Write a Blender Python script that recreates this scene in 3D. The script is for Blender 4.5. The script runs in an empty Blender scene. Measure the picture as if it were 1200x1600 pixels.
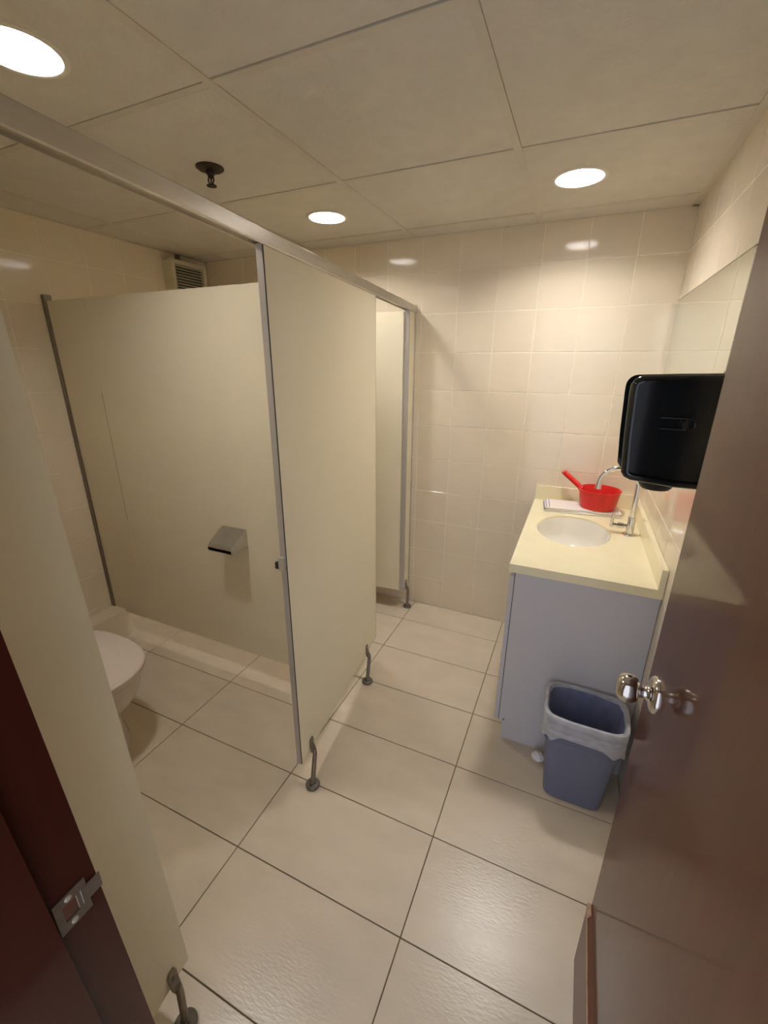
import bpy, bmesh, math, random
from mathutils import Vector, Matrix
random.seed(7)
PI = math.pi
scene = bpy.context.scene
COL = scene.collection

# ------------------------------------------------------------------ camera
YAW, PITCH, ROLL = -0.4180, 0.3305, 0.0052
FPX = 667.38
cam_d = bpy.data.cameras.new('camera')
cam_d.sensor_fit = 'VERTICAL'
cam_d.sensor_height = 36.0
cam_d.lens = 36.0 * FPX / 1600.0
cam_d.clip_start = 0.01
cam = bpy.data.objects.new('camera', cam_d)
COL.objects.link(cam)
fwd = Vector((math.sin(YAW) * math.cos(PITCH), math.cos(YAW) * math.cos(PITCH), -math.sin(PITCH)))
rgt = Vector((math.cos(YAW), -math.sin(YAW), 0))
upv = rgt.cross(fwd)
r2 = rgt * math.cos(ROLL) + upv * math.sin(ROLL)
u2 = -rgt * math.sin(ROLL) + upv * math.cos(ROLL)
m3 = Matrix((r2, u2, -fwd)).transposed()
cam.matrix_world = Matrix.Translation((0, 0, 1.555)) @ m3.to_4x4()
scene.camera = cam

# ------------------------------------------------------------------ world, light levels, exposure
world = bpy.data.worlds.new('corridor_ambience')
scene.world = world
world.use_nodes = True
bg = world.node_tree.nodes['Background']
bg.inputs[0].default_value = (0.84, 0.88, 1.0, 1)      # dim cool light of the corridor behind the camera
bg.inputs[1].default_value = 1.5
LAMP_COLOR = (1.0, 0.97, 0.93)
LAMP_STRENGTH = 200.0
scene.view_settings.view_transform = 'Standard'
scene.view_settings.look = 'None'
scene.view_settings.gamma = 1.0
scene.view_settings.use_curve_mapping = False
scene.view_settings.exposure = 0.0
try:
    scene.cycles.use_denoising = True
    scene.cycles.max_bounces = 14
    scene.cycles.diffuse_bounces = 7
    scene.cycles.glossy_bounces = 6
    scene.cycles.transmission_bounces = 6
    scene.cycles.transparent_max_bounces = 12
    scene.cycles.blur_glossy = 0.18
    scene.cycles.sample_clamp_indirect = 40.0
except Exception:
    pass

# ------------------------------------------------------------------ dimensions (metres)
XL, XR, YF, YB, ZC = -2.43, 0.345, 0.16, 2.4805, 2.202

# ------------------------------------------------------------------ materials
def lin(c):
    return tuple((v / 12.92 if v <= 0.04045 else ((v + 0.055) / 1.055) ** 2.4) for v in (x / 255.0 for x in c)) + (1.0,)

def mat(name, rgb, rough=0.5, metal=0.0, coat=0.0, coat_rough=0.05, var=0.0, var_scale=4.0, stretch=(1, 1, 1),
        bump=0.0, bump_scale=40.0, bump_stretch=(1, 1, 1), spec=0.5, per_object=0.0, rot=0.0, rough_var=0.0):
    m = bpy.data.materials.new(name)
    m.use_nodes = True
    nt = m.node_tree
    b = nt.nodes['Principled BSDF']
    b.inputs['Base Color'].default_value = lin(rgb)
    b.inputs['Roughness'].default_value = rough
    b.inputs['Metallic'].default_value = metal
    b.inputs['Specular IOR Level'].default_value = spec
    b.inputs['Coat Weight'].default_value = coat
    b.inputs['Coat Roughness'].default_value = coat_rough
    need = var or bump or per_object or rough_var
    if need:
        tc = nt.nodes.new('ShaderNodeTexCoord')
        geo = nt.nodes.new('ShaderNodeNewGeometry')
    col_out = None
    if var or per_object or rough_var:
        mp = nt.nodes.new('ShaderNodeMapping')
        mp.inputs['Scale'].default_value = stretch
        mp.inputs['Rotation'].default_value = (0, 0, rot)
        nt.links.new(geo.outputs['Position'], mp.inputs['Vector'])
        nz = nt.nodes.new('ShaderNodeTexNoise')
        nz.inputs['Scale'].default_value = var_scale
        nz.inputs['Detail'].default_value = 6
        nt.links.new(mp.outputs[0], nz.inputs['Vector'])
        hsv = nt.nodes.new('ShaderNodeHueSaturation')
        hsv.inputs['Color'].default_value = lin(rgb)
        mr = nt.nodes.new('ShaderNodeMapRange')
        mr.inputs['From Min'].default_value = 0.3
        mr.inputs['From Max'].default_value = 0.7
        mr.inputs['To Min'].default_value = 1 - var
        mr.inputs['To Max'].default_value = 1 + var
        nt.links.new(nz.outputs['Fac'], mr.inputs['Value'])
        val = mr.outputs[0]
        if per_object:
            oi = nt.nodes.new('ShaderNodeObjectInfo')
            m2 = nt.nodes.new('ShaderNodeMapRange')
            m2.inputs['To Min'].default_value = 1 - per_object
            m2.inputs['To Max'].default_value = 1 + per_object
            nt.links.new(oi.outputs['Random'], m2.inputs['Value'])
            mu = nt.nodes.new('ShaderNodeMath'); mu.operation = 'MULTIPLY'
            nt.links.new(val, mu.inputs[0]); nt.links.new(m2.outputs[0], mu.inputs[1])
            val = mu.outputs[0]
        nt.links.new(val, hsv.inputs['Value'])
        nt.links.new(hsv.outputs[0], b.inputs['Base Color'])
        if rough_var:
            m4 = nt.nodes.new('ShaderNodeMapRange')
            m4.inputs['From Min'].default_value = 0.3
            m4.inputs['From Max'].default_value = 0.7
            m4.inputs['To Min'].default_value = max(0.02, rough - rough_var)
            m4.inputs['To Max'].default_value = rough + rough_var
            nt.links.new(nz.outputs['Fac'], m4.inputs['Value'])
            nt.links.new(m4.outputs[0], b.inputs['Roughness'])
    if bump:
        mp = nt.nodes.new('ShaderNodeMapping')
        mp.inputs['Scale'].default_value = bump_stretch
        mp.inputs['Rotation'].default_value = (0, 0, rot)
        nt.links.new(geo.outputs['Position'], mp.inputs['Vector'])
        nb = nt.nodes.new('ShaderNodeTexNoise')
        nb.inputs['Scale'].default_value = bump_scale
        nb.inputs['Detail'].default_value = 5
        nt.links.new(mp.outputs[0], nb.inputs['Vector'])
        bp = nt.nodes.new('ShaderNodeBump')
        bp.inputs['Strength'].default_value = bump
        bp.inputs['Distance'].default_value = 0.004
        nt.links.new(nb.outputs['Fac'], bp.inputs['Height'])
        nt.links.new(bp.outputs[0], b.inputs['Normal'])
    return m

M = {}
M['floor_tile'] = mat('floor_tile', (204, 191, 170), rough=0.27, var=0.05, var_scale=5, stretch=(1, 2.5, 1), rot=-0.5,
                      bump=0.15, bump_scale=50, bump_stretch=(1, 3.2, 1), per_object=0.025, spec=0.6)
M['floor_grout'] = mat('floor_grout', (112, 96, 72), rough=0.9, var=0.15, var_scale=30)
M['wall_tile'] = mat('wall_tile', (224, 211, 188), rough=0.09, var=0.02, var_scale=6, bump=0.018, bump_scale=7, per_object=0.012, spec=0.5)
M['wall_grout'] = mat('wall_grout', (240, 232, 214), rough=0.8, var=0.06, var_scale=40)
M['paint'] = mat('painted_wall', (205, 190, 155), rough=0.6, var=0.03, bump=0.05)
M['ceiling_panel'] = mat('ceiling_panel', (206, 200, 187), rough=0.95, var=0.03, var_scale=14, bump=0.9, bump_scale=95, per_object=0.02, spec=0.1)
M['t_bar'] = mat('t_bar', (198, 190, 174), rough=0.6, var=0.04, var_scale=9)
M['plenum'] = mat('plenum_dark', (26, 22, 18), rough=1.0, var=0.1)
M['laminate'] = mat('cream_laminate', (228, 219, 192), rough=0.42, var=0.012, var_scale=3, spec=0.35)
M['laminate_in'] = mat('partition_laminate', (216, 206, 180), rough=0.36, var=0.012, var_scale=3, spec=0.4)
M['alu'] = mat('brushed_aluminium', (198, 192, 180), rough=0.32, metal=0.9, var=0.05, var_scale=12, stretch=(1, 1, 8))
M['alu_edge'] = mat('satin_aluminium_edging', (186, 180, 174), rough=0.45, metal=0.5, var=0.03)
M['steel'] = mat('stainless_steel', (204, 198, 186), rough=0.45, metal=0.65, var=0.06, var_scale=20)
M['leg_metal'] = mat('dull_leg_metal', (140, 132, 122), rough=0.38, metal=0.9, var=0.12, var_scale=60)
M['foot'] = mat('grey_foot_metal', (120, 116, 108), rough=0.45, metal=0.6, var=0.15, var_scale=60)
M['chrome'] = mat('chrome', (222, 220, 216), rough=0.07, metal=1.0, var=0.01)
M['nickel'] = mat('satin_nickel', (206, 201, 196), rough=0.14, metal=1.0, var=0.03, var_scale=30)
M['ceramic'] = mat('white_ceramic', (232, 226, 218), rough=0.07, var=0.01, coat=0.3)
M['toilet_ceramic'] = mat('warm_white_toilet_ceramic', (212, 200, 190), rough=0.09, var=0.01, coat=0.3)
M['basin'] = mat('white_basin_ceramic', (238, 234, 224), rough=0.12, var=0.01)
M['counter'] = mat('cream_solid_surface', (238, 229, 194), rough=0.16, var=0.025, var_scale=9, spec=0.5)
M['cabinet'] = mat('pale_grey_laminate', (196, 194, 200), rough=0.4, var=0.012, spec=0.4)
M['cabinet_dark'] = mat('dark_gap', (58, 54, 52), rough=0.8, var=0.05)
M['mirror'] = mat('mirror_silver', (232, 236, 226), rough=0.012, metal=1.0, var=0.004)
M['mirror_edge'] = mat('mirror_edge', (150, 152, 140), rough=0.2, metal=0.4, var=0.05)
M['black'] = mat('black_gloss_plastic', (19, 23, 26), rough=0.12, var=0.1, var_scale=3, spec=0.5)
M['black_matt'] = mat('black_matt_plastic', (14, 14, 16), rough=0.45, var=0.1)
M['clear_rim'] = mat('smoky_grey_plastic', (150, 146, 136), rough=0.27, var=0.05)
M['red'] = mat('red_plastic', (205, 26, 22), rough=0.28, var=0.03, var_scale=8, spec=0.5)
M['red_cap'] = mat('pale_red_plastic', (226, 120, 104), rough=0.35, var=0.03)
M['towel'] = mat('white_cotton', (236, 230, 226), rough=0.95, var=0.03, var_scale=80, bump=0.5, bump_scale=240)
M['towel_stripe'] = mat('lilac_towel_stripe', (150, 136, 160), rough=0.95, var=0.08, var_scale=80)
M['bin'] = mat('blue_grey_bin_plastic', (104, 109, 132), rough=0.42, var=0.03, var_scale=10, bump=0.08, bump_scale=120)
M['wood'] = mat('red_brown_lacquered_wood', (80, 37, 15), rough=0.5, spec=0.12, coat=0.5, coat_rough=0.07, var=0.10, var_scale=16,
                stretch=(3, 3, 0.35), bump=0.03, bump_scale=60, bump_stretch=(4, 4, 0.4))
M['wood_frame'] = mat('dark_red_brown_frame_wood', (60, 21, 10), rough=0.5, spec=0.12, coat=0.45, coat_rough=0.10, var=0.10, var_scale=16,
                stretch=(3, 3, 0.35), bump=0.03, bump_scale=60, bump_stretch=(4, 4, 0.4))
M['wood_edge'] = mat('brown_wood_edge', (92, 44, 26), rough=0.42, coat=0.15, coat_rough=0.2, var=0.15, var_scale=20, stretch=(3, 3, 0.4))
M['wood_arris'] = mat('pale_wood_arris', (176, 140, 112), rough=0.6, var=0.2, var_scale=40)  # pale colour carries the light on the kick board's top arris
M['bronze'] = mat('dark_bronze', (62, 50, 40), rough=0.42, metal=0.6, var=0.15, var_scale=40)
M['fan_plastic'] = mat('aged_cream_plastic', (206, 198, 172), rough=0.5, var=0.04)
M['paper'] = mat('white_tissue', (236, 234, 238), rough=0.9, var=0.03, bump=0.2)
M['rubber'] = mat('dark_rubber', (40, 38, 36), rough=0.7, var=0.1)
M['can'] = mat('lamp_reflector', (236, 236, 240), rough=0.16, metal=0.9, var=0.02)
M['ring'] = mat('lamp_trim_ring', (214, 208, 192), rough=0.35, var=0.02)

def emis(name, rgb, strength):
    m = bpy.data.materials.new(name); m.use_nodes = True
    nt = m.node_tree
    for n in list(nt.nodes):
        if n.type == 'BSDF_PRINCIPLED': nt.nodes.remove(n)
    e = nt.nodes.new('ShaderNodeEmission')
    e.inputs[0].default_value = (*rgb, 1); e.inputs[1].default_value = strength
    nt.links.new(e.outputs[0], nt.nodes['Material Output'].inputs[0])
    return m

def bag_mat(name, lo, hi, tint=(250, 250, 255)):
    m = bpy.data.materials.new(name); m.use_nodes = True
    nt = m.node_tree; out = nt.nodes['Material Output']
    b = nt.nodes['Principled BSDF']
    b.inputs['Base Color'].default_value = lin(tint); b.inputs['Roughness'].default_value = 0.28
    tr = nt.nodes.new('ShaderNodeBsdfTransparent')
    tl = nt.nodes.new('ShaderNodeBsdfTranslucent'); tl.inputs[0].default_value = lin(tint)
    m1 = nt.nodes.new('ShaderNodeMixShader'); m1.inputs[0].default_value = 0.45
    nt.links.new(b.outputs[0], m1.inputs[1]); nt.links.new(tl.outputs[0], m1.inputs[2])
    nz = nt.nodes.new('ShaderNodeTexNoise'); nz.inputs['Scale'].default_value = 6; nz.inputs['Detail'].default_value = 1
    mr = nt.nodes.new('ShaderNodeMapRange'); mr.inputs['From Min'].default_value = 0.3; mr.inputs['From Max'].default_value = 0.7
    mr.inputs['To Min'].default_value = lo; mr.inputs['To Max'].default_value = hi
    nt.links.new(nz.outputs['Fac'], mr.inputs['Value'])
    m2 = nt.nodes.new('ShaderNodeMixShader')
    nt.links.new(mr.outputs[0], m2.inputs[0]); nt.links.new(tr.outputs[0], m2.inputs[1]); nt.links.new(m1.outputs[0], m2.inputs[2])
    nt.links.new(m2.outputs[0], out.inputs[0])
    return m
M['bag'] = bag_mat('white_bag_film', 0.58, 0.82)
M['bag_inner'] = bag_mat('thin_clear_bag_film', 0.30, 0.40, (206, 214, 255))

# ------------------------------------------------------------------ mesh helpers
def obj(name, bm, m, parent=None, smooth=False, loc=None):
    bmesh.ops.recalc_face_normals(bm, faces=bm.faces[:])
    me = bpy.data.meshes.new(name)
    bm.to_mesh(me); bm.free()
    if smooth:
        for p in me.polygons: p.use_smooth = True
        try: me.set_sharp_from_angle(angle=math.radians(35))
        except Exception: pass
    if isinstance(m, str): m = M[m]
    me.materials.append(m)
    o = bpy.data.objects.new(name, me)
    COL.objects.link(o)
    if parent: o.parent = parent
    if loc: o.location = loc
    return o

def inst(name, mesh, parent, loc):
    o = bpy.data.objects.new(name, mesh); COL.objects.link(o); o.parent = parent; o.location = loc
    return o

def tag(o, label, cat, group=None, kind=None):
    o['label'] = label; o['category'] = cat
    if group: o['group'] = group
    if kind: o['kind'] = kind
    return o

def thing(name, label, cat, loc=(0, 0, 0), rz=0.0, group=None, kind=None):
    o = bpy.data.objects.new(name, None); COL.objects.link(o)
    o.empty_display_size = 0.05
    o.location = loc; o.rotation_euler = (0, 0, rz)
    return tag(o, label, cat, group, kind)

def box(bm, x0, x1, y0, y1, z0, z1, bevel=0.0, seg=2):
    vs = [bm.verts.new(p) for p in ((x0, y0, z0), (x1, y0, z0), (x1, y1, z0), (x0, y1, z0), (x0, y0, z1), (x1, y0, z1), (x1, y1, z1), (x0, y1, z1))]
    fs = [bm.faces.new([vs[i] for i in f]) for f in ((0, 3, 2, 1), (4, 5, 6, 7), (0, 1, 5, 4), (1, 2, 6, 5), (2, 3, 7, 6), (3, 0, 4, 7))]
    if bevel:
        es = list({e for f in fs for e in f.edges})
        bmesh.ops.bevel(bm, geom=es, offset=bevel, segments=seg, profile=0.7, affect='EDGES')
    return bm

def B(x0, x1, y0, y1, z0, z1, bevel=0.0, seg=2):
    return box(bmesh.new(), x0, x1, y0, y1, z0, z1, bevel, seg)

def loft(bm, rings, cap0=True, cap1=True, closed=True):
    rv = [[bm.verts.new(p) for p in r] for r in rings]
    n = len(rv[0])
    for a, b in zip(rv, rv[1:]):
        for i in range(n if closed else n - 1):
            j = (i + 1) % n
            bm.faces.new((a[i], a[j], b[j], b[i]))
    if cap0: bm.faces.new(rv[0])
    if cap1: bm.faces.new(rv[-1])
    return bm

def lathe(bm, prof, seg=32, center=(0, 0, 0), axis='z', cap=True):
    """prof: list of (r, h)"""
    rings = []
    cx, cy, cz = center
    for r, h in prof:
        ring = []
        for i in range(seg):
            a = 2 * PI * i / seg
            u, v = r * math.cos(a), r * math.sin(a)
            ring.append({'z': (cx + u, cy + v, cz + h), 'x': (cx + h, cy + u, cz + v), 'y': (cx + u, cy + h, cz + v)}[axis])
        rings.append(ring)
    return loft(bm, rings, cap, cap)

def tube(bm, pts, rad, seg=14, cap=True):
    pts = [Vector(p) for p in pts]
    n = len(pts)
    rads = rad if isinstance(rad, (list, tuple)) else [rad] * n
    tang = [(pts[min(i + 1, n - 1)] - pts[max(i - 1, 0)]).normalized() for i in range(n)]
    ref = Vector((0, 0, 1)) if abs(tang[0].z) < 0.9 else Vector((0, 1, 0))
    nrm = (ref - tang[0] * ref.dot(tang[0])).normalized()
    rings = []
    for p, t, r in zip(pts, tang, rads):
        nrm = (nrm - t * nrm.dot(t)).normalized()
        bi = t.cross(nrm)
        rings.append([p + (nrm * math.cos(2 * PI * k / seg) + bi * math.sin(2 * PI * k / seg)) * r for k in range(seg)])
    return loft(bm, rings, cap, cap)

def prism(bm, poly, y0, y1, bevel=0.0, seg=3, axis='y'):
    """poly in (x,z) extruded along y (axis='y'), or (y,z) along x, or (x,y) along z"""
    def P(a, b, h): return {'y': (a, h, b), 'x': (h, a, b), 'z': (a, b, h)}[axis]
    v0 = [bm.verts.new(P(a, b, y0)) for a, b in poly]
    v1 = [bm.verts.new(P(a, b, y1)) for a, b in poly]
    n = len(poly)
    f0 = bm.faces.new(v0); f1 = bm.faces.new(v1)
    for i in range(n):
        bm.faces.new((v0[i], v0[(i + 1) % n], v1[(i + 1) % n], v1[i]))
    if bevel:
        bmesh.ops.bevel(bm, geom=list(f0.edges) + list(f1.edges), offset=bevel, segments=seg, profile=0.6, affect='EDGES')
    return bm

def superell(cx, cy, a, b, z, n=40, e=2.5):
    r = []
    for i in range(n):
        t = 2 * PI * i / n
        c, s = math.cos(t), math.sin(t)
        r.append((cx + a * math.copysign(abs(c) ** (2 / e), c), cy + b * math.copysign(abs(s) ** (2 / e), s), z))
    return r

def slab_hole(x0, x1, y0, y1, z0, z1, cx, cy, a, b, n=48, bevel=0.0):
    """slab with an elliptical hole"""
    bm = bmesh.new()
    angs = [2 * PI * i / n for i in range(n)]
    for px, py in ((x0, y0), (x1, y0), (x1, y1), (x0, y1)):
        angs.append(math.atan2(py - cy, px - cx) % (2 * PI))
    angs = sorted(set(round(t, 6) for t in angs))
    inner, outer = [], []
    for t in angs:
        c, s = math.cos(t), math.sin(t)
        rr = 1.0 / math.sqrt((c / a) ** 2 + (s / b) ** 2)
        inner.append((cx + rr * c, cy + rr * s))
        k = 1e9
        if c > 1e-9: k = min(k, (x1 - cx) / c)
        if c < -1e-9: k = min(k, (x0 - cx) / c)
        if s > 1e-9: k = min(k, (y1 - cy) / s)
        if s < -1e-9: k = min(k, (y0 - cy) / s)
        outer.append((cx + k * c, cy + k * s))
    V = lambda L, z: [bm.verts.new((x, y, z)) for x, y in L]
    it, ib, ot, ob = V(inner, z1), V(inner, z0), V(outer, z1), V(outer, z0)
    m = len(angs)
    for i in range(m):
        j = (i + 1) % m
        bm.faces.new((it[i], ot[i], ot[j], it[j]))
        bm.faces.new((ib[i], ib[j], ob[j], ob[i]))
        bm.faces.new((it[i], it[j], ib[j], ib[i]))
        bm.faces.new((ot[i], ob[i], ob[j], ot[j]))
    return bm

# ================================================================== STRUCTURE
# ---- floor
fl = obj('floor', B(XL, XR, -0.3, YB, -0.05, -0.0035), 'floor_grout')
tag(fl, 'beige rectangular floor tiles with thin brown joints', 'floor', kind='structure')
xs = [XL + 0.0] + [-0.2615 + k * 0.5985 for k in range(-3, 1)] + [XR]
ys = [-0.3, 0.11] + [0.415 + 0.3052 * k for k in range(0, 7)] + [YB]
cache = {}
def frustum_tile(w, h, t, bev):
    """flat tile centred in plan, top at z=0"""
    bm = bmesh.new()
    a = [(-w / 2, -h / 2, -t), (w / 2, -h / 2, -t), (w / 2, h / 2, -t), (-w / 2, h / 2, -t)]
    b = [(-w / 2, -h / 2, -bev), (w / 2, -h / 2, -bev), (w / 2, h / 2, -bev), (-w / 2, h / 2, -bev)]
    c = [(-w / 2 + bev, -h / 2 + bev, 0), (w / 2 - bev, -h / 2 + bev, 0), (w / 2 - bev, h / 2 - bev, 0), (-w / 2 + bev, h / 2 - bev, 0)]
    return loft(bm, [a, b, c])
J = 0.0034
for i in range(len(xs) - 1):
    for j in range(len(ys) - 1):
        w, h = xs[i + 1] - xs[i] - J, ys[j + 1] - ys[j] - J
        if w < 0.004: continue
        key = ('f', round(w, 3), round(h, 3))
        pos = ((xs[i] + xs[i + 1]) / 2, (ys[j] + ys[j + 1]) / 2, 0.0)
        if key not in cache:
            o = obj('floor_tile', frustum_tile(w, h, 0.01, 0.0008), 'floor_tile', fl, loc=pos)
            cache[key] = o.data
        else:
            inst('floor_tile', cache[key], fl, pos)

# ---- tiled walls
ZR = [1.8274 - 0.2035 * k for k in range(-1, 9)]
ZR = sorted([z for z in ZR if z > 0.02 and z < ZC - 0.02] + [0.0, ZC + 0.01])
def wall_tiles(wall, edges, place, jt=0.0030):
    for i in range(len(edges) - 1):
        for k in range(len(ZR) - 1):
            w, h = edges[i + 1] - edges[i] - jt, ZR[k + 1] - ZR[k] - jt
            if w < 0.006 or h < 0.006: continue
            key = ('w', round(w, 3), round(h, 3))
            if key not in cache:
                cache[key] = None
                o = obj('wall_tile', frustum_tile(w, h, 0.0075, 0.0014), 'wall_tile', wall)
                cache[key] = o.data
            else:
                o = inst('wall_tile', cache[key], wall, (0, 0, 0))
            place(o, (edges[i] + edges[i + 1]) / 2, (ZR[k] + ZR[k + 1]) / 2)
def span(a, b, start, step):
    e = [a]
    k = math.ceil((a - start) / step + 1e-6)
    while start + k * step < b - 0.02:
        v = start + k * step
        if v - a > 0.012: e.append(v)
        k += 1
    return e + [b]
wb = obj('wall_back', B(XL - 0.1, XR + 0.1, YB + 0.0018, YB + 0.1, -0.05, ZC + 0.2), 'wall_grout')
tag(wb, 'glossy cream square tiles on the far wall behind the vanity', 'wall', kind='structure')
def pl_back(o, u, z): o.location = (u, YB, z); o.rotation_euler = (PI / 2, 0, 0)
wall_tiles(wb, span(XL, XR, -0.6742, 0.205), pl_back)
wr = obj('wall_right', B(XR + 0.0018, XR + 0.1, -0.3, YB + 0.0018, -0.05, ZC + 0.2), 'wall_grout')
tag(wr, 'glossy cream tiled wall carrying the mirror at right', 'wall', kind='structure')
def pl_right(o, u, z): o.location = (XR, u, z); o.rotation_euler = (PI / 2, 0, -PI / 2)
wall_tiles(wr, span(YF, YB, YB - 0.205 * 12, 0.205), pl_right)
wl = obj('wall_left', B(XL - 0.1, XL - 0.0018, -0.3, YB + 0.0018, -0.05, ZC + 0.2), 'wall_grout')
tag(wl, 'cream tiled wall at the back of the toilet cubicles', 'wall', kind='structure')
def pl_left(o, u, z): o.location = (XL, u, z); o.rotation_euler = (PI / 2, 0, PI / 2)
wall_tiles(wl, span(YF, YB, YB - 0.205 * 12, 0.205), pl_left)
# front wall round the doorway
DX0, DX1, DZ = -0.512, 0.262, 2.09
bm = B(XL, DX0, 0.04, YF, 0, ZC + 0.2)
box(bm, DX1, XR, 0.04, YF, 0, ZC + 0.2)
box(bm, DX0, DX1, 0.04, YF, DZ, ZC + 0.2)
wf = obj('wall_front', bm, 'paint')
tag(wf, 'cream wall beside the entrance doorway', 'wall', kind='structure')

# ---- ceiling
ce = obj('ceiling', B(XL - 0.1, XR + 0.1, -0.3, YB + 0.1, ZC + 0.16, ZC + 0.2), 'plenum')
tag(ce, 'suspended ceiling of textured off-white square panels', 'ceiling', kind='structure')
CX = [XL, -2.211, -1.570, -0.929, -0.288, XR]
CY = [YF, 0.385, 1.035, 1.684, 2.333, YB]
LAMPS = [(-1.229, 0.779), (-1.188, 2.006), (-0.112, 1.986)]
LR = 0.083
TW = 0.024
for i in range(5):
    for j in range(5):
        x0 = CX[i] + (TW / 2 if i else TW); x1 = CX[i + 1] - (TW / 2 if i < 4 else TW)
        y0 = CY[j] + 0.012; y1 = CY[j + 1] - 0.0155
        if j == 4: y1 = YB - 0.012
        dz = random.uniform(-0.0012, 0.0012)
        hole = [l for l in LAMPS if x0 < l[0] < x1 and y0 < l[1] < y1]
        if hole:
            bm = slab_hole(x0, x1, y0, y1, ZC + 0.001 + dz, ZC + 0.014, hole[0][0], hole[0][1], LR + 0.002, LR + 0.002)
        else:
            bm = B(x0, x1, y0, y1, ZC + 0.001 + dz, ZC + 0.014, 0.0015, 1)
        obj('ceiling_panel', bm, 'ceiling_panel', ce)
for x in CX[1:-1]:
    obj('t_bar', B(x - TW / 2, x + TW / 2, YF, YB, ZC - 0.0005, ZC + 0.012), 't_bar', ce)
for y in CY[1:-1]:
    obj('cross_bar', B(XL, XR, y - 0.010, y + 0.012, ZC + 0.0008, ZC + 0.012), 't_bar', ce)
for nm, b in (('edge_angle', (XR - TW, XR, YF, YB)), ('edge_angle', (XL, XL + TW, YF, YB)), ('edge_angle', (XL, XR, YB - 0.014, YB)), ('edge_angle', (XL, XR, YF, YF + 0.012))):
    obj(nm, B(*b, ZC - 0.0015, ZC + 0.012), 't_bar', ce)

# ---- tiled ledge at the foot of the left wall
bm = B(XL, -2.315, YF, 1.43, 0.0, 0.168, 0.004, 2)
tr = obj('trim_1', bm, 'wall_tile')
tag(tr, 'low cream tiled ledge along the wall behind the toilet', 'ledge', kind='structure')

# ---- door frame (entrance)
fr = thing('trim_2', 'red-brown wooden door frame with metal strike plate at lower left', 'door frame', (0, 0, 0), kind='structure')
JX = -0.470
obj('jamb', B(DX0, JX, 0.02, 0.182, 0, DZ), 'wood_frame', fr)
obj('door_stop', B(JX, JX + 0.014, 0.02, 0.128, 0, DZ - 0.04), 'wood_frame', fr)
obj('jamb', B(0.225, DX1, 0.02, 0.182, 0, DZ), 'wood_frame', fr)
obj('head', B(JX, 0.225, 0.02, 0.182, DZ - 0.04, DZ, 0.0015, 1), 'wood_frame', fr)
for c_ in fr.children:
    if c_.name.split('.')[0] == 'jamb' or c_.name.startswith('door_stop'):
        for v in c_.data.vertices:
            if v.co.x < -0.3 and v.co.y > 0.1: v.co.y -= 0.036 * (v.co.z - 0.93)
# strike plate: rectangular plate with a latch opening and a lip that reaches the room edge
SZ = 0.944
bm = bmesh.new()
for b in ((0.132, 0.168, SZ - 0.026, SZ - 0.012), (0.132, 0.168, SZ + 0.012, SZ + 0.026), (0.132, 0.140, SZ - 0.012, SZ + 0.012), (0.156, 0.168, SZ - 0.012, SZ + 0.012)):
    box(bm, JX, JX + 0.0018, b[0], b[1], b[2], b[3])
sp = obj('strike_plate', bm, 'leg_metal', fr)
obj('lip', B(JX + 0.0003, JX + 0.0026, 0.160, 0.184, SZ - 0.011, SZ + 0.013, 0.001, 1), 'leg_metal', sp)
obj('latch_recess', B(JX - 0.010, JX + 0.0006, 0.140, 0.156, SZ - 0.012, SZ + 0.012), 'chrome', sp)
for dz in (-0.019, 0.019):
    bm = lathe(bmesh.new(), [(0.004, 0.0), (0.004, 0.0024), (0.002, 0.003)], 12, (JX, 0.148, SZ + dz), 'x')
    obj('screw', bm, 'steel', sp)

# ---- entrance door standing open at right
DF, DEY = 0.205, 0.874
dr = thing('door_1', 'red-brown lacquered wooden door standing open at right', 'door', (DF, 0.19, 0), kind='structure')
def dobj(name, bm, m, parent=None, smooth=False):
    """parts given in world coordinates"""
    o = obj(name, bm, m, parent or dr, smooth)
    o.data.transform(Matrix.Translation((-DF, -0.19, 0)))
    return o
dobj('leaf', B(DF, DF + 0.040, 0.19, DEY, 0.008, 2.045, 0.0012, 1), 'wood')
# kick board planted on the foot of the leaf, with a bevelled top edge
bm = prism(bmesh.new(), [(DF, 0.006), (DF - 0.010, 0.006), (DF - 0.010, 0.226), (DF - 0.0085, 0.230), (DF, 0.250)], 0.20, DEY - 0.004, axis='y')
kb = dobj('kick_board', bm, 'wood_edge')
dobj('lit_edge', tube(bmesh.new(), [(DF - 0.0098, 0.20, 0.2275), (DF - 0.0098, DEY - 0.004, 0.2275)], 0.0016, 8), 'wood_arris', kb)  # pale tube paints in the light caught along the top arris
dobj('pale_tip', B(DF - 0.0105, DF - 0.0015, DEY - 0.030, DEY - 0.002, 0.2285, 0.246, 0.001, 1), 'wood_arris', kb)
KY, KZ = 0.800, 0.972
bm = lathe(bmesh.new(), [(0.0005, -0.0668), (0.012, -0.0665), (0.0195, -0.0640), (0.0245, -0.0590), (0.0272, -0.0520), (0.0276, -0.0450),
                         (0.0262, -0.0375), (0.0225, -0.0320), (0.0160, -0.0285), (0.0118, -0.0265), (0.0108, -0.0220), (0.0118, -0.0170), (0.0150, -0.0130)], 40, (DF, KY, KZ), 'x')
kn = dobj('knob', bm, 'nickel', smooth=True)
bm = lathe(bmesh.new(), [(0.0150, -0.0135), (0.0230, -0.0125), (0.0300, -0.0095), (0.0340, -0.0055), (0.0355, -0.0018), (0.0355, 0.0)], 40, (DF, KY, KZ), 'x')
dobj('rose', bm, 'nickel', smooth=True)
bm = lathe(bmesh.new(), [(0.034, 0.040), (0.033, 0.046), (0.014, 0.052), (0.011, 0.062), (0.022, 0.070), (0.0268, 0.082), (0.024, 0.096), (0.012, 0.103)], 32, (DF, KY, KZ), 'x')
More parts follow.
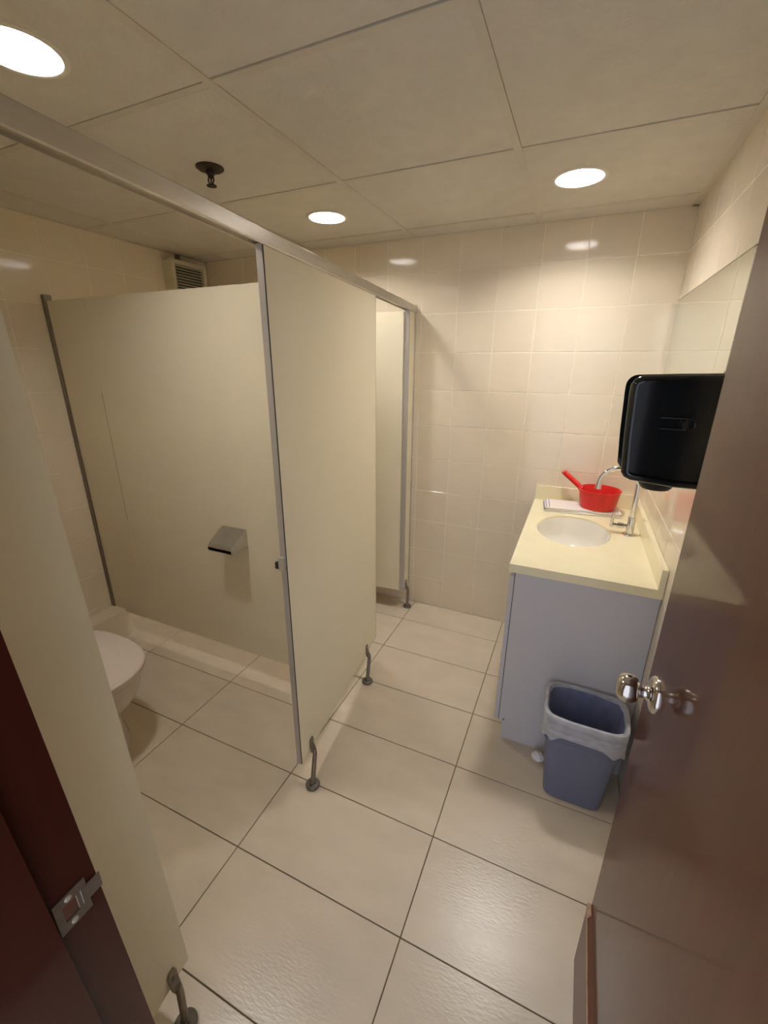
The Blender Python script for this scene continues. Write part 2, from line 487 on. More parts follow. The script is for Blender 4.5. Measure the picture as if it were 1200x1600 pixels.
dobj('knob', bm, 'nickel', smooth=True)
dobj('latch_plate', B(DF + 0.009, DF + 0.031, DEY - 0.0004, DEY + 0.0012, KZ - 0.03, KZ + 0.03), 'steel')

# ================================================================== CUBICLES (line skewed to the room)
A = -0.09868
dv = Vector((A, 1, 0)).normalized()
nv = Vector((dv.y, -dv.x, 0))
P0 = Vector((-0.66920, -0.00196, 0))
RZ = math.atan2(-dv.x, dv.y)          # local y runs along the cubicle front, local x points into the room
def cub(s, off=0.0, z=0.0):
    p = P0 + dv * s + nv * off
    return (p.x, p.y, z)
HB, HT, PB, PT = 1.835, 1.872, 0.142, 1.838
TH = 0.019
S1A, S1B = 0.985, 1.822      # middle pilaster
def leg(parent, ds_foot, ds_top):
    """adjustable leg: local coordinates of the pilaster (x into room, y along the front)"""
    lg = obj('support_leg', tube(bmesh.new(), [(0.019, ds_foot, 0.008), (0.0175, ds_foot + (ds_top - ds_foot) * 0.85, PB - 0.018), (0.0135, ds_top, PB + 0.0)], [0.0088, 0.0088, 0.0075], 16), 'leg_metal', parent, True)
    bm = bmesh.new()
    loft(bm, [[(0.001, ds_top - w, z), (0.0055 + e, ds_top - w, z), (0.0055 + e, ds_top + w, z), (0.001, ds_top + w, z)] for w, z, e in
              ((0.0088, PB - 0.014, 0.012), (0.0105, PB + 0.004, 0.006), (0.0120, PB + 0.018, 0.0), (0.0120, PB + 0.040, 0.0), (0.0085, PB + 0.052, 0.0))])
    obj('bracket', bm, 'leg_metal', lg)
    obj('screw', lathe(bmesh.new(), [(0.0042, 0.0), (0.0042, 0.0015), (0.0022, 0.0024)], 12, (0.0052, ds_top, PB + 0.026), 'x'), 'foot', lg)
    obj('foot', lathe(bmesh.new(), [(0.0265, 0.0), (0.0275, 0.003), (0.0275, 0.008), (0.0245, 0.0115), (0.0125, 0.0135), (0.0115, 0.022), (0.0090, 0.024)], 28, (0.019, ds_foot, 0.0)), 'foot', lg, True)

def pilaster(label, s0, s1, legs, edge0=True, edge1=True):
    t = thing('pilaster', label, 'partition', cub(s0), RZ, group='pilasters of the cubicle front')
    L = s1 - s0
    e0 = 0.004 if edge0 else 0; e1 = 0.004 if edge1 else 0
    obj('board', B(-TH, 0, e0, L - e1, PB, PT), 'laminate', t)
    if edge0: obj('edge_trim', B(-TH - 0.0006, -0.0012, 0, e0, PB - 0.001, PT), 'alu_edge', t)
    if edge0: obj('shadow_line', B(-0.0012, 0.0002, 0.0006, e0 + 0.0004, PB - 0.001, PT), 'cabinet_dark', t)
    if edge1: obj('edge_trim', B(-TH - 0.0006, 0.0004, L - e1, L, PB - 0.001, PT), 'alu_edge', t)
    for f, u in legs: leg(t, f - s0, u - s0)
    return t, L
pm, Lm = pilaster('wide cream cubicle pilaster in the middle standing on two metal legs', S1A, S1B, [(1.022, 1.062), (1.632, 1.672)])
# keeper on the edge of the middle pilaster for the near cubicle's door
kp = obj('latch_keeper', B(-TH - 0.004, -0.004, -0.010, 0.0, 0.945, 0.992, 0.001, 1), 'steel', pm)
obj('rubber_buffer', B(-TH - 0.018, -TH - 0.004, -0.008, 0.004, 0.950, 0.972, 0.001, 1), 'rubber', kp)
pn, Ln = pilaster('narrow cream cubicle pilaster nearest the door frame', 0.19, 0.402, [(0.345, 0.352)], True, False)
for c_ in pn.children:
    if c_.name.split('.')[0] in ('board', 'edge_trim', 'shadow_line'):
        for v in c_.data.vertices:
            if v.co.y > 0.1: v.co.y -= 0.0295 * (v.co.z - PB)
pf, Lf = pilaster('slim cream cubicle pilaster against the far tiled wall', 2.372, 2.494, [(2.405, 2.415)])
obj('wall_channel', B(-TH - 0.004, 0.004, Lf - 0.012, Lf - 0.002, PB, HB - 0.001), 'alu', pf)
obj('edge_bar', B(-TH - 0.006, 0.0012, -0.012, -0.001, PB - 0.003, PT), 'alu_edge', pf)

hr = thing('headrail', 'long aluminium rail running along the top of the cubicle front', 'rail', cub(0.168, 0, HB), RZ)
prof = [(-0.026, 0.003), (-0.024, 0.0), (-0.0205, 0.0), (-0.0205, 0.006), (0.001, 0.006), (0.001, 0.0), (0.0045, 0.0), (0.006, 0.003), (0.006, 0.034), (0.003, 0.037), (-0.023, 0.037), (-0.026, 0.034)]
obj('extrusion', prism(bmesh.new(), prof, 0.0, 2.330, axis='y'), 'alu', hr)
obj('wall_socket', B(-0.029, 0.009, 2.322, 2.331, -0.004, 0.041, 0.002, 1), 'alu', hr)

def cubicle_door(label, s_hinge, off, ang, width, side):
    t = thing('cubicle_door', label, 'door', cub(s_hinge, off, 0), RZ + ang, group='cubicle doors')
    # leaf runs along local -x when closed angle applied
    obj('leaf', B(-width, 0.0, -TH / 2, TH / 2, PB + 0.006, PT - 0.009, 0.001, 1), 'laminate', t)
    obj('edge_trim', B(-width - 0.004, -width, -TH / 2 - 0.0005, TH / 2 + 0.0005, PB + 0.006, PT - 0.009), 'alu_edge', t)
    for z in (0.34, 1.62):
        hg = obj('hinge', tube(bmesh.new(), [(-0.012, side * (TH / 2 + 0.004), z - 0.04), (-0.012, side * (TH / 2 + 0.004), z + 0.04)], 0.006, 14), 'steel', t)
        obj('hinge_leaf', B(-0.042, -0.013, min(side * TH / 2, side * (TH / 2 + 0.002)), max(side * TH / 2, side * (TH / 2 + 0.002)), z - 0.036, z + 0.036), 'steel', hg)
    lt = obj('latch', B(-width + 0.012, -width + 0.07, -side * (TH / 2 + 0.012) if side > 0 else TH / 2, -side * TH / 2 if side > 0 else TH / 2 + 0.012, 0.945, 0.985, 0.002, 1), 'steel', t)
    return t
cubicle_door('cream door of the far cubicle swung inward toward the tiled wall', 2.3565, -0.027, math.radians(-1.5), 0.535, 1)
cubicle_door('cream door of the near cubicle swung inward behind the near pilaster', 0.362, -0.036, math.radians(-5.0), 0.560, -1)

# partition between the two cubicles
pa = thing('partition_wall', 'cream partition board between the two toilet cubicles holding the paper holder', 'partition', (-2.43, 1.41, 0))
def lx(x): return x + 2.43
obj('board', B(lx(-2.408), lx(-2.1345), 0, TH, 0.152, 1.840), 'laminate_in', pa)
obj('board', B(lx(-2.1333), lx(-0.8300), 0, TH, 0.152, 1.840), 'laminate_in', pa)
obj('seam', B(lx(-2.1349), lx(-2.1329), -0.0002, 0.0003, 0.76, 1.43), 'cabinet_dark', pa)
obj('seam', B(lx(-2.1345), lx(-2.1333), 0.0002, 0.012, 1.795, 1.8395), 'cabinet_dark', pa)
obj('filler', B(lx(-2.1345), lx(-2.1333), 0.0004, TH - 0.0004, 0.153, 1.7945), 'laminate_in', pa)
obj('wall_channel', B(0.0005, 0.026, -0.008, TH + 0.008, 0.1685, 1.868, 0.001, 1), 'leg_metal', pa)
obj('corner_channel', B(lx(-0.8300), lx(-0.8240), -0.006, TH + 0.006, 0.152, 1.835), 'alu_edge', pa)

# toilet paper holder
th = thing('paper_holder', 'stainless steel toilet paper hood on the partition board', 'paper holder', (-1.383, 1.41, 0.80))
hw = 0.068
prof = [(0.0, 0.040), (-0.010, 0.041), (-0.085, 0.000), (-0.100, -0.012), (-0.108, -0.026), (-0.108, -0.040), (-0.102, -0.046)]
bm = bmesh.new()
loft(bm, [[(-hw, y, z) for y, z in prof], [(hw, y, z) for y, z in prof]], False, False, closed=False)
bmesh.ops.solidify(bm, geom=bm.faces[:], thickness=0.0018)
obj('hood', bm, 'steel', th, True)
for sx in (-1, 1):
    bm = prism(bmesh.new(), prof + [(-0.060, -0.040), (0.0, -0.040)], sx * hw - 0.001, sx * hw + 0.001, axis='x')
    obj('side_cheek', bm, 'steel', th)
obj('back_plate', B(-hw, hw, -0.0025, -0.0002, -0.055, 0.040), 'steel', th)
obj('spindle', tube(bmesh.new(), [(-hw, -0.066, -0.012), (hw, -0.066, -0.012)], 0.009, 16), 'chrome', th, True)
obj('spindle_cap', lathe(bmesh.new(), [(0.009, 0.0), (0.009, 0.003), (0.004, 0.006)], 16, (hw + 0.001, -0.098, -0.030), 'x'), 'chrome', th, True)

# ================================================================== TOILET
TX, TY = -1.44, 0.805
to = thing('toilet', 'white ceramic toilet with closed lid in the near cubicle', 'toilet', (TX - 0.3, TY, 0))
def tr_ring(tip, back, hwid, z, e=2.6, n=48):
    """egg-shaped outline: round nose toward +x"""
    out = []
    L = tip - back
    cx = back + L * 0.46
    for i in range(n):
        t = 2 * PI * i / n
        c, s = math.cos(t), math.sin(t)
        ax = (tip - cx) if c > 0 else (cx - back)
        ee = 2.35 if c > 0 else 3.2
        out.append((cx + ax * math.copysign(abs(c) ** (2 / ee), c), hwid * math.copysign(abs(s) ** (2 / ee), s), z))
    return out
bm = loft(bmesh.new(), [tr_ring(0.185, -0.36, 0.125, 0.0), tr_ring(0.185, -0.36, 0.123, 0.03), tr_ring(0.165, -0.37, 0.112, 0.10), tr_ring(0.175, -0.38, 0.116, 0.16), tr_ring(0.215, -0.40, 0.140, 0.215),
                         tr_ring(0.258, -0.42, 0.168, 0.265), tr_ring(0.282, -0.44, 0.188, 0.315), tr_ring(0.291, -0.45, 0.196, 0.360), tr_ring(0.290, -0.45, 0.196, 0.374), tr_ring(0.286, -0.45, 0.192, 0.378)])
obj('bowl', bm, 'toilet_ceramic', to, True)
bm = loft(bmesh.new(), [tr_ring(0.292, -0.20, 0.196, 0.379), tr_ring(0.297, -0.20, 0.200, 0.383), tr_ring(0.297, -0.20, 0.200, 0.390), tr_ring(0.293, -0.20, 0.196, 0.394)])
obj('seat', bm, 'toilet_ceramic', to, True)
bm = loft(bmesh.new(), [tr_ring(0.293, -0.20, 0.196, 0.3955), tr_ring(0.299, -0.20, 0.202, 0.399), tr_ring(0.299, -0.20, 0.202, 0.407), tr_ring(0.292, -0.195, 0.196, 0.413), tr_ring(0.24, -0.16, 0.150, 0.4165), tr_ring(0.10, -0.05, 0.05, 0.4175)])
obj('lid', bm, 'toilet_ceramic', to, True)
bm = loft(bmesh.new(), [superell(-0.475, 0, 0.080, 0.165, 0.36, 40, 6), superell(-0.475, 0, 0.088, 0.185, 0.42, 40, 6), superell(-0.475, 0, 0.092, 0.195, 0.74, 40, 6)])
obj('cistern', bm, 'toilet_ceramic', to, True)
bm = loft(bmesh.new(), [superell(-0.475, 0, 0.095, 0.200, 0.7405, 40, 6), superell(-0.475, 0, 0.098, 0.203, 0.755, 40, 6), superell(-0.475, 0, 0.090, 0.195, 0.772, 40, 6)])
cl = obj('cistern_lid', bm, 'toilet_ceramic', to, True)
obj('flush_button', lathe(bmesh.new(), [(0.022, 0.772), (0.022, 0.776), (0.019, 0.778)], 24, (-0.475, 0, 0)), 'chrome', cl, True)
for sy in (-1, 1):
    obj('hinge', tube(bmesh.new(), [(-0.205, sy * 0.075 - 0.02, 0.398), (-0.205, sy * 0.075 + 0.02, 0.398)], 0.009, 14), 'toilet_ceramic', to, True)

# ================================================================== VANITY
VX0, VY0, VZ = -0.160, 1.538, 0.846
vc = thing('vanity_cabinet', 'pale grey laminate cabinet under the cream washbasin counter', 'cabinet', (0.1, 2.0, 0))
def vobj(name, bm, m, parent=None, smooth=False, t=vc, c=(0.1, 2.0, 0)):
    o = obj(name, bm, m, parent or t, smooth)
    o.data.transform(Matrix.Translation((-c[0], -c[1], -c[2])))
    return o
vobj('side_panel', B(-0.136, 0.3435, 1.552, 1.570, 0.092, 0.811), 'cabinet')
vobj('plinth', B(-0.122, 0.3435, 1.556, YB - 0.002, 0.0, 0.0915), 'cabinet')
vobj('carcass', B(-0.134, 0.3435, 1.5705, YB - 0.002, 0.0925, 0.668), 'cabinet')
ym = (1.553 + YB - 0.002) / 2
for y0, y1, hy in ((1.553, ym - 0.0015, ym - 0.04), (ym + 0.0015, YB - 0.004, ym + 0.04)):
    d = vobj('door', B(-0.156, -0.1385, y0, y1, 0.098, 0.790, 0.001, 1), 'cabinet')
    vobj('handle', tube(bmesh.new(), [(-0.157, hy, 0.64), (-0.178, hy, 0.645), (-0.178, hy, 0.735), (-0.157, hy, 0.74)], 0.005, 12), 'steel', d, True)
vobj('hinge_gap', B(-0.1383, -0.1365, 1.5535, 1.60, 0.098, 0.800), 'cabinet_dark')
vobj('screw_cap', lathe(bmesh.new(), [(0.004, 0.0), (0.004, -0.0015), (0.002, -0.002)], 12, (-0.116, 1.552, 0.102), 'y'), 'foot')

co = thing('washbasin_counter', 'cream solid counter with oval white basin and upstands', 'counter', (0.1, 2.0, VZ))
SCX, SCY, SA, SB = 0.050, 2.020, 0.156, 0.200
cc = (0.1, 2.0, VZ)
def cobj(name, bm, m, parent=None, smooth=False):
    return vobj(name, bm, m, parent, smooth, co, cc)
cobj('worktop', slab_hole(VX0, XR - 0.0008, VY0, YB - 0.0008, 0.812, VZ, SCX, SCY, SA, SB, 64), 'counter')
cobj('backsplash', B(VX0, XR - 0.0008, YB - 0.019, YB - 0.0008, VZ + 0.0002, 0.926, 0.0015, 2), 'counter')
cobj('side_splash', B(XR - 0.020, XR - 0.0008, VY0, YB - 0.0195, VZ + 0.0002, 0.920, 0.0015, 2), 'counter')
# basin: elliptical bowl below the cut-out
rings = []
prof = [(1.045, -0.0345), (1.045, -0.042), (0.996, -0.040), (0.996, -0.0075), (0.985, -0.0065), (0.970, -0.016), (0.948, -0.060), (0.925, -0.090), (0.88, -0.120), (0.74, -0.145), (0.50, -0.158), (0.22, -0.163), (0.12, -0.1635)]
for k, h in prof:
    rings.append([(SCX + SA * k * math.cos(2 * PI * i / 64), SCY + SB * k * math.sin(2 * PI * i / 64), VZ + h) for i in range(64)])
bs = cobj('basin', loft(bmesh.new(), rings, False, False), 'basin', None, True)
cobj('drain', lathe(bmesh.new(), [(0.0235, -0.165), (0.0235, -0.1625), (0.018, -0.161), (0.008, -0.1635), (0.002, -0.1635)], 28, (SCX, SCY, VZ)), 'chrome', bs, True)
cobj('overflow', tube(bmesh.new(), [(SCX - SA * 0.985, SCY - 0.02, VZ - 0.030), (SCX - SA * 0.945, SCY - 0.02, VZ - 0.031)], 0.009, 14), 'cabinet_dark', bs, True)

# ---- faucet
FX, FY = 0.279, 2.060
fa = thing('faucet', 'chrome swan-neck pillar tap with side lever on the counter', 'faucet', (FX, FY, VZ))
obj('base_flange', lathe(bmesh.new(), [(0.0275, 0.0), (0.0275, 0.003), (0.024, 0.0055), (0.0155, 0.007)], 32), 'chrome', fa, True)
obj('body', lathe(bmesh.new(), [(0.0145, 0.006), (0.0155, 0.012), (0.0155, 0.080), (0.0135, 0.084), (0.0110, 0.085)], 28), 'chrome', fa, True)
R = 0.077
pts = [(0, 0, 0.083), (0, 0, 0.15), (0, 0, 0.215)] + [(-R + R * math.cos(a), 0, 0.219 + R * math.sin(a)) for a in [PI * k / 16 for k in range(0, 16)]] + [(-2 * R + 0.001, 0, 0.216)]
sp_ = obj('spout', tube(bmesh.new(), pts, 0.0104, 20), 'chrome', fa, True)
obj('aerator', tube(bmesh.new(), [(-2 * R + 0.0005, 0, 0.224), (-2 * R, 0, 0.196)], [0.0118, 0.0122], 20), 'chrome', sp_, True)
obj('valve', tube(bmesh.new(), [(-0.008, 0, 0.040), (-0.028, 0, 0.040), (-0.030, 0, 0.040), (-0.052, 0, 0.040), (-0.054, 0, 0.040), (-0.078, 0, 0.040)], [0.009, 0.009, 0.0125, 0.0125, 0.0075, 0.0075], 20), 'chrome', fa, True)
lv = obj('lever', tube(bmesh.new(), [(-0.076, 0, 0.030), (-0.076, 0, 0.050), (-0.074, 0, 0.095)], [0.0085, 0.0070, 0.0048], 14), 'chrome', fa, True)

# ---- folded towel
tw = thing('folded_towel', 'white cotton towel folded flat on the counter under the red dipper', 'towel', (0.080, 2.345, VZ), math.radians(6))
def towel_layer(z0, z1, x0, x1, y0, y1, wav):
    bm = bmesh.new()
    nx, rings = 26, []
    h = (z1 - z0) / 2; zc = (z0 + z1) / 2
    for i in range(nx + 1):
        u = i / nx
        x = x0 + (x1 - x0) * u
        dy = 0.0022 * math.sin(u * 9 + wav); dz = 0.0007 * math.sin(u * 14 + wav * 2)
        k = min(1.0, 0.35 + min(u, 1 - u) * 18)
        ring = []
        for j in range(9):
            a = PI / 2 + PI * j / 8
            ring.append((x, y0 + dy + h * (1 + math.cos(a)), zc + dz * 0.6 + h * k * math.sin(a)))
        for j in range(9):
            a = -PI / 2 + PI * j / 8
            ring.append((x, y1 + dy * 0.5 - h * (1 - math.cos(a)), zc + dz * 0.6 + h * k * math.sin(a)))
        rings.append(ring)
    return loft(bm, rings)
obj('fold', towel_layer(0.0004, 0.0092, -0.182, 0.178, -0.080, 0.078, 0.3), 'towel', tw, True)
obj('fold', towel_layer(0.0088, 0.0172, -0.176, 0.175, -0.077, 0.079, 1.7), 'towel', tw, True)
obj('fold', towel_layer(0.0168, 0.0252, -0.180, 0.176, -0.079, 0.076, 2.9), 'towel', tw, True)
for dx, z0 in ((-0.1745, 0.0258), (-0.1595, 0.0258)):
    obj('stripe', towel_layer(z0 - 0.001, z0, dx, dx + 0.0035, -0.074, 0.070, 0.0), 'towel_stripe', tw)
obj('stripe', B(-0.1835, -0.1815, -0.070, 0.068, 0.0060, 0.0078), 'towel_stripe', tw)
obj('stripe', B(-0.1825, -0.1795, -0.070, 0.068, 0.0140, 0.0158), 'towel_stripe', tw)

# ---- red dipper
dp = thing('water_dipper', 'red plastic water dipper with raised handle standing on the towel', 'dipper', (0.153, 2.352, VZ + 0.0262))
bm = lathe(bmesh.new(), [(0.076, 0.0), (0.083, 0.002), (0.0965, 0.090), (0.0995, 0.092), (0.0995, 0.096), (0.0965, 0.0965), (0.0935, 0.092), (0.080, 0.006), (0.06, 0.004), (0.001, 0.004)], 56)
obj('bowl', bm, 'red', dp, True)
h0, h1 = Vector((-0.083, 0.038, 0.080)), Vector((-0.178, 0.070, 0.150))
hd = obj('handle', tube(bmesh.new(), [h0, h0.lerp(h1, 0.12), h0.lerp(h1, 0.9), h1], [0.0175, 0.0135, 0.0135, 0.0130], 20), 'red', dp, True)
d_ = (h1 - h0).normalized()
obj('handle_end', tube(bmesh.new(), [h1 - d_ * 0.002, h1 + d_ * 0.006, h1 + d_ * 0.009], [0.0143, 0.0143, 0.011], 20), 'red_cap', hd, True)

# ---- mirror
mi = thing('mirror', 'large frameless wall mirror above the washbasin counter', 'mirror', (XR, 2.0, 1.235))
o = obj('glass', B(-0.0060, -0.0010, 1.452 - 2.0, YB - 0.016 - 2.0, 0.0, 1.834 - 1.235), 'mirror', mi)
obj('edge_strip', B(-0.0068, -0.0002, 1.450 - 2.0, YB - 0.014 - 2.0, 1.834 - 1.235, 1.838 - 1.235), 'mirror_edge', mi)

# ---- paper towel dispenser
DY0, DY1 = 1.270, 1.440
pd = thing('towel_dispenser', 'black plastic centre-pull paper towel dispenser on the right wall', 'dispenser', (XR, 1.36, 1.26))
def arc(cx, cz, r, a0, a1, n=8):
    return [(cx + r * math.cos(a0 + (a1 - a0) * i / n), cz + r * math.sin(a0 + (a1 - a0) * i / n)) for i in range(n + 1)]
prof = [(XR - 0.012, 1.262)] + [(0.300, 1.259), (0.245, 1.259)] + [(0.150, 1.268)] + [(0.134, 1.275), (0.1255, 1.288)] + [(0.1175, 1.38)] + [(0.1115, 1.490)] + arc(0.140, 1.506, 0.0285, PI * 0.98, PI * 0.5, 7) + [(0.24, 1.538), (XR - 0.012, 1.540)]
def pobj(name, bm, m, parent=None, smooth=False):
    o = obj(name, bm, m, parent or pd, smooth)
    o.data.transform(Matrix.Translation((-XR, -1.36, -1.26)))
    return o
def inset(poly, d):
    out, n = [], len(poly)
    area = sum(poly[i][0] * poly[(i + 1) % n][1] - poly[(i + 1) % n][0] * poly[i][1] for i in range(n))
    sg = 1 if area > 0 else -1
    for i in range(n):
        p0, p1, p2 = Vector(poly[i - 1]), Vector(poly[i]), Vector(poly[(i + 1) % n])
        n1 = Vector((-(p1 - p0).y, (p1 - p0).x)).normalized() * sg
        n2 = Vector((-(p2 - p1).y, (p2 - p1).x)).normalized() * sg
        nn = (n1 + n2).normalized()
        q = p1 + nn * (d / max(0.5, nn.dot(n1)))
        out.append((min(q.x, XR - 0.012), q.y))
    return out
BR = 0.016
rings = []
for k in range(7):
    a = PI / 2 * k / 6
    rings.append([(x, DY0 + BR * (1 - math.sin(a)), z) for x, z in inset(prof, BR * (1 - math.cos(a)))])
for k in range(7):
    a = PI / 2 * (6 - k) / 6
    rings.append([(x, DY1 - BR * (1 - math.sin(a)), z) for x, z in inset(prof, BR * (1 - math.cos(a)))])
cv = pobj('cover', loft(bmesh.new(), rings), 'black', None, True)
prof2 = [(XR - 0.0008, 1.256), (XR - 0.0118, 1.256), (XR - 0.0118, 1.545), (XR - 0.0008, 1.545)]
pobj('back_plate', prism(bmesh.new(), prof2, DY0 + 0.004, DY1 - 0.004), 'clear_rim')
pobj('nozzle', lathe(bmesh.new(), [(0.052, 0.016), (0.050, 0.004), (0.040, -0.014), (0.034, -0.0215), (0.026, -0.0215), (0.022, -0.006)], 32, (0.222, 1.352, 1.258)), 'black_matt', None, True)
for z in (1.434, 1.407):
    pobj('slot', B(0.190, 0.258, DY0 - 0.0006, DY0 + 0.004, z, z + 0.0022), 'rubber', cv)
pobj('lock', lathe(bmesh.new(), [(0.015, 0.004), (0.015, -0.0018), (0.012, -0.0032), (0.006, -0.0020)], 28, (0.252, DY0, 1.4205), 'y'), 'black', cv, True)

# ---- waste bin with liner bag
BX, BY = 0.172, 1.432
bn = thing('waste_bin', 'blue-grey plastic bin lined with a white bag in front of the cabinet', 'bin', (BX, BY, 0))
def rr(a, b, z, e=5.5, n=64, jit=None):
    out = superell(0, 0, a, b, z, n, e)
    return out
bm = loft(bmesh.new(), [rr(0.098, 0.078, 0.002), rr(0.1025, 0.0825, 0.006), rr(0.1225, 0.0925, 0.255), rr(0.1265, 0.0955, 0.258), rr(0.1265, 0.0955, 0.268), rr(0.1225, 0.0920, 0.272),
                         rr(0.130, 0.0965, 0.366), rr(0.1345, 0.100, 0.368), rr(0.1345, 0.100, 0.380), rr(0.130, 0.0965, 0.381), rr(0.126, 0.094, 0.368), rr(0.1185, 0.089, 0.262), rr(0.098, 0.078, 0.010)])
obj('body', bm, 'bin', bn, True)
def bag_ring(a, b, z, amp, freq, ph, zamp=0.0, e=4.6, n=96):
    out = []
    for i, (x, y, zz) in enumerate(superell(0, 0, a, b, z, n, e)):
        t = 2 * PI * i / n
        k = 1 + amp * (math.sin(freq * t + ph) * 0.6 + math.sin(freq * 1.7 * t + ph * 2.1) * 0.4)
        out.append((x * k, y * k, zz + zamp * (math.sin(3 * t + ph) * 0.5 + math.sin(7 * t + ph * 1.3) * 0.35 + math.sin(13 * t) * 0.15)))
    return out
# skirt outside: hem hangs lower toward the front right
def hem(z, t0, n=96):
    return None
rings = []
for a, b, z, amp, fr_, ph, za in ((0.1410, 0.1060, 0.292, 0.018, 9, 0.2, 0.024), (0.1400, 0.1050, 0.315, 0.013, 9, 0.5, 0.012), (0.1400, 0.1050, 0.350, 0.009, 11, 1.1, 0.004), (0.1405, 0.1055, 0.376, 0.004, 11, 1.4, 0.002),
                                 (0.1390, 0.1045, 0.3845, 0.004, 11, 1.4, 0.002), (0.1290, 0.0955, 0.386, 0.005, 11, 1.6, 0.002), (0.1240, 0.0910, 0.372, 0.008, 8, 2.0, 0.006), (0.1150, 0.0840, 0.34, 0.008, 8, 2.4, 0.0),
                                 (0.1070, 0.0780, 0.27, 0.016, 7, 2.9, 0.0), (0.0960, 0.0710, 0.17, 0.020, 6, 3.4, 0.0), (0.0840, 0.0630, 0.08, 0.020, 5, 3.9, 0.0), (0.0500, 0.0400, 0.030, 0.05, 5, 4.2, 0.0)):
    rings.append(bag_ring(a, b, z, amp, fr_, ph, za))
lb_ = obj('liner_bag', loft(bmesh.new(), rings[:7], False, False), 'bag', bn, True)
obj('bag_inside', loft(bmesh.new(), rings[6:], False, True), 'bag_inner', lb_, True)

# ---- crumpled tissue
bm = bmesh.new()
bmesh.ops.create_icosphere(bm, subdivisions=3, radius=0.019)
rnd = random.Random(3)
dirs = [(Vector((rnd.uniform(-1, 1), rnd.uniform(-1, 1), rnd.uniform(-1, 1))).normalized(), rnd.uniform(5, 11), rnd.uniform(0, 6)) for _ in range(7)]
for v in bm.verts:
    d = v.co.normalized()
    k = 1 + sum(0.09 * abs(math.sin(f * d.dot(q) + p)) for q, f, p in dirs) - 0.2
    v.co = Vector((v.co.x * k * 1.15, v.co.y * k * 0.95, v.co.z * k * 0.72))
zmin = min(v.co.z for v in bm.verts)
for v in bm.verts: v.co.z -= zmin
o = obj('crumpled_tissue', bm, 'paper', None, False, (0.042, 1.500, 0.0))
tag(o, 'small crumpled white tissue on the floor beside the bin', 'tissue')

# ================================================================== CEILING FITTINGS
names = ['round ceiling downlight over the near toilet cubicle', 'round ceiling downlight over the far cubicle, behind the sprinkler',
         'bright round ceiling downlight above the washbasin counter']
for (x, y), lb, pw in zip(LAMPS, names, (0.80, 0.70, 1.12)):
    t = thing('ceiling_downlight', lb, 'ceiling light', (x, y, ZC), group='recessed ceiling downlights')
    obj('trim_ring', lathe(bmesh.new(), [(LR - 0.001, 0.004), (LR - 0.001, -0.002), (LR + 0.003, -0.0035), (LR + 0.010, -0.0028), (LR + 0.013, -0.0006), (LR + 0.013, 0.0006)], 48, cap=False), 'ring', t, True)
    bm = lathe(bmesh.new(), [(LR - 0.001, 0.0), (LR - 0.002, 0.02), (LR - 0.007, 0.050), (LR - 0.020, 0.085), (LR - 0.020, 0.10)], 48, cap=False)
    obj('reflector', bm, 'can', t, True)
    obj('backing', lathe(bmesh.new(), [(LR - 0.019, 0.100), (LR - 0.019, 0.104)], 32), 'can', t)
    e_ = emis('glowing_lamp', LAMP_COLOR, LAMP_STRENGTH * pw)
    obj('lamp_face', lathe(bmesh.new(), [(LR - 0.016, 0.056), (LR - 0.024, 0.046), (0.02, 0.042), (0.001, 0.0415)], 40, cap=False), e_, t)

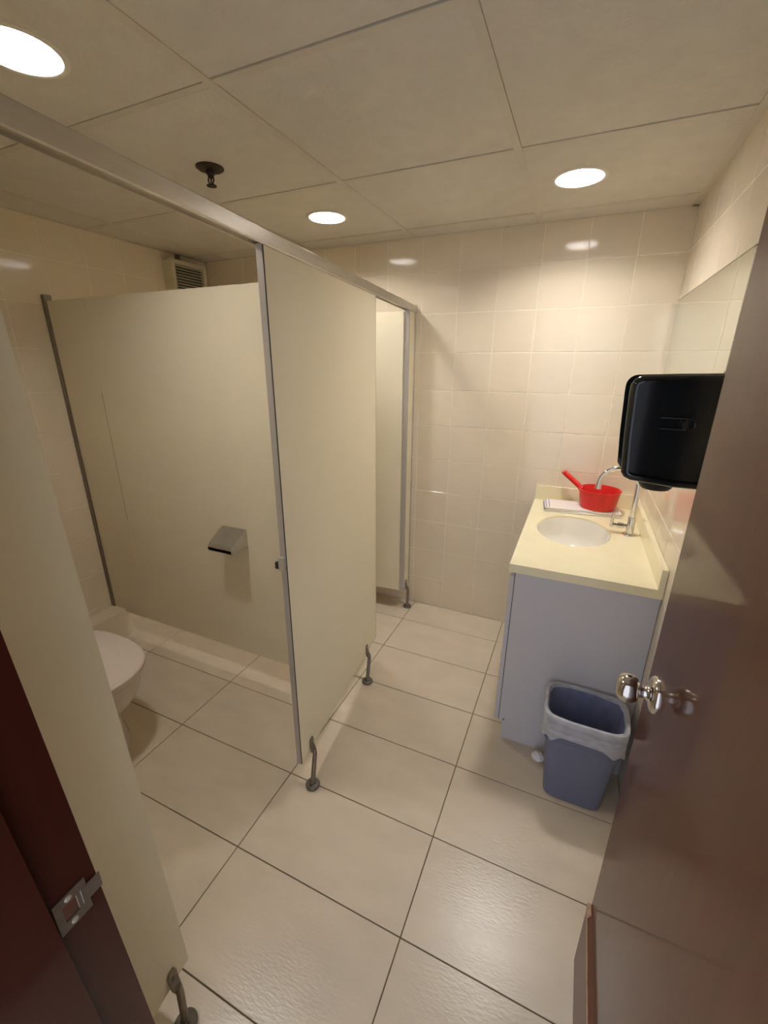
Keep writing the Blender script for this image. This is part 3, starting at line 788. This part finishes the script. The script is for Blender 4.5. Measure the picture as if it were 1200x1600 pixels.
sk = thing('sprinkler_head', 'dark bronze fire sprinkler head under the ceiling panels', 'sprinkler', (-1.286, 1.389, ZC))
obj('escutcheon', lathe(bmesh.new(), [(0.047, 0.0008), (0.047, -0.002), (0.040, -0.007), (0.022, -0.010), (0.014, -0.010)], 36), 'bronze', sk, True)
obj('body', lathe(bmesh.new(), [(0.0135, -0.009), (0.0135, -0.020), (0.010, -0.024), (0.010, -0.030)], 20), 'bronze', sk, True)
for s in (-1, 1):
    obj('frame_arm', tube(bmesh.new(), [(s * 0.009, 0, -0.024), (s * 0.013, 0, -0.036), (s * 0.005, 0, -0.050)], 0.0026, 10), 'bronze', sk, True)
obj('glass_bulb', tube(bmesh.new(), [(0, 0, -0.029), (0, 0, -0.036), (0, 0, -0.048)], [0.002, 0.003, 0.002], 12), 'bronze', sk, True)
obj('deflector', lathe(bmesh.new(), [(0.004, -0.049), (0.016, -0.051), (0.0175, -0.053), (0.0165, -0.055), (0.004, -0.0555)], 24), 'bronze', sk, True)

# ---- extractor fan in the far left corner
fx0, fx1, fy0, fy1, fz0, fz1 = XL, -2.347, 2.134, 2.396, 1.885, 2.152
ef = thing('extractor_fan', 'cream louvred extractor fan box high on the left wall', 'fan', (XL, (fy0 + fy1) / 2, fz0))
def eobj(name, bm, m, parent=None):
    o = obj(name, bm, m, parent or ef)
    o.data.transform(Matrix.Translation((-XL, -(fy0 + fy1) / 2, -fz0)))
    return o
eobj('housing', B(fx0, fx1 - 0.026, fy0, fy1, fz0, fz1, 0.003, 2), 'fan_plastic')
bm = bmesh.new()
for b in ((fy0 - 0.004, fy0 + 0.020, fz0 - 0.004, fz1 + 0.004), (fy1 - 0.020, fy1 + 0.004, fz0 - 0.004, fz1 + 0.004), (fy0 + 0.020, fy1 - 0.020, fz0 - 0.004, fz0 + 0.020), (fy0 + 0.020, fy1 - 0.020, fz1 - 0.020, fz1 + 0.004)):
    box(bm, fx1 - 0.0255, fx1, *b)
eobj('grille_frame', bm, 'fan_plastic')
eobj('fan_recess', B(fx1 - 0.0258, fx1 - 0.022, fy0 + 0.02, fy1 - 0.02, fz0 + 0.02, fz1 - 0.02), 'cabinet_dark')
n = 14
for k in range(n):
    z = fz0 + 0.028 + (fz1 - fz0 - 0.056) * k / (n - 1)
    bm = prism(bmesh.new(), [(fx1 - 0.019, z + 0.006), (fx1 - 0.018, z + 0.0075), (fx1 - 0.003, z - 0.003), (fx1 - 0.004, z - 0.0045)], fy0 + 0.018, fy1 - 0.018, axis='y')
    eobj('slat', bm, 'fan_plastic')
eobj('hanger_bracket', B(fx0 + 0.002, fx0 + 0.03, fy0 + 0.10, fy0 + 0.118, fz1, ZC - 0.002), 'leg_metal')
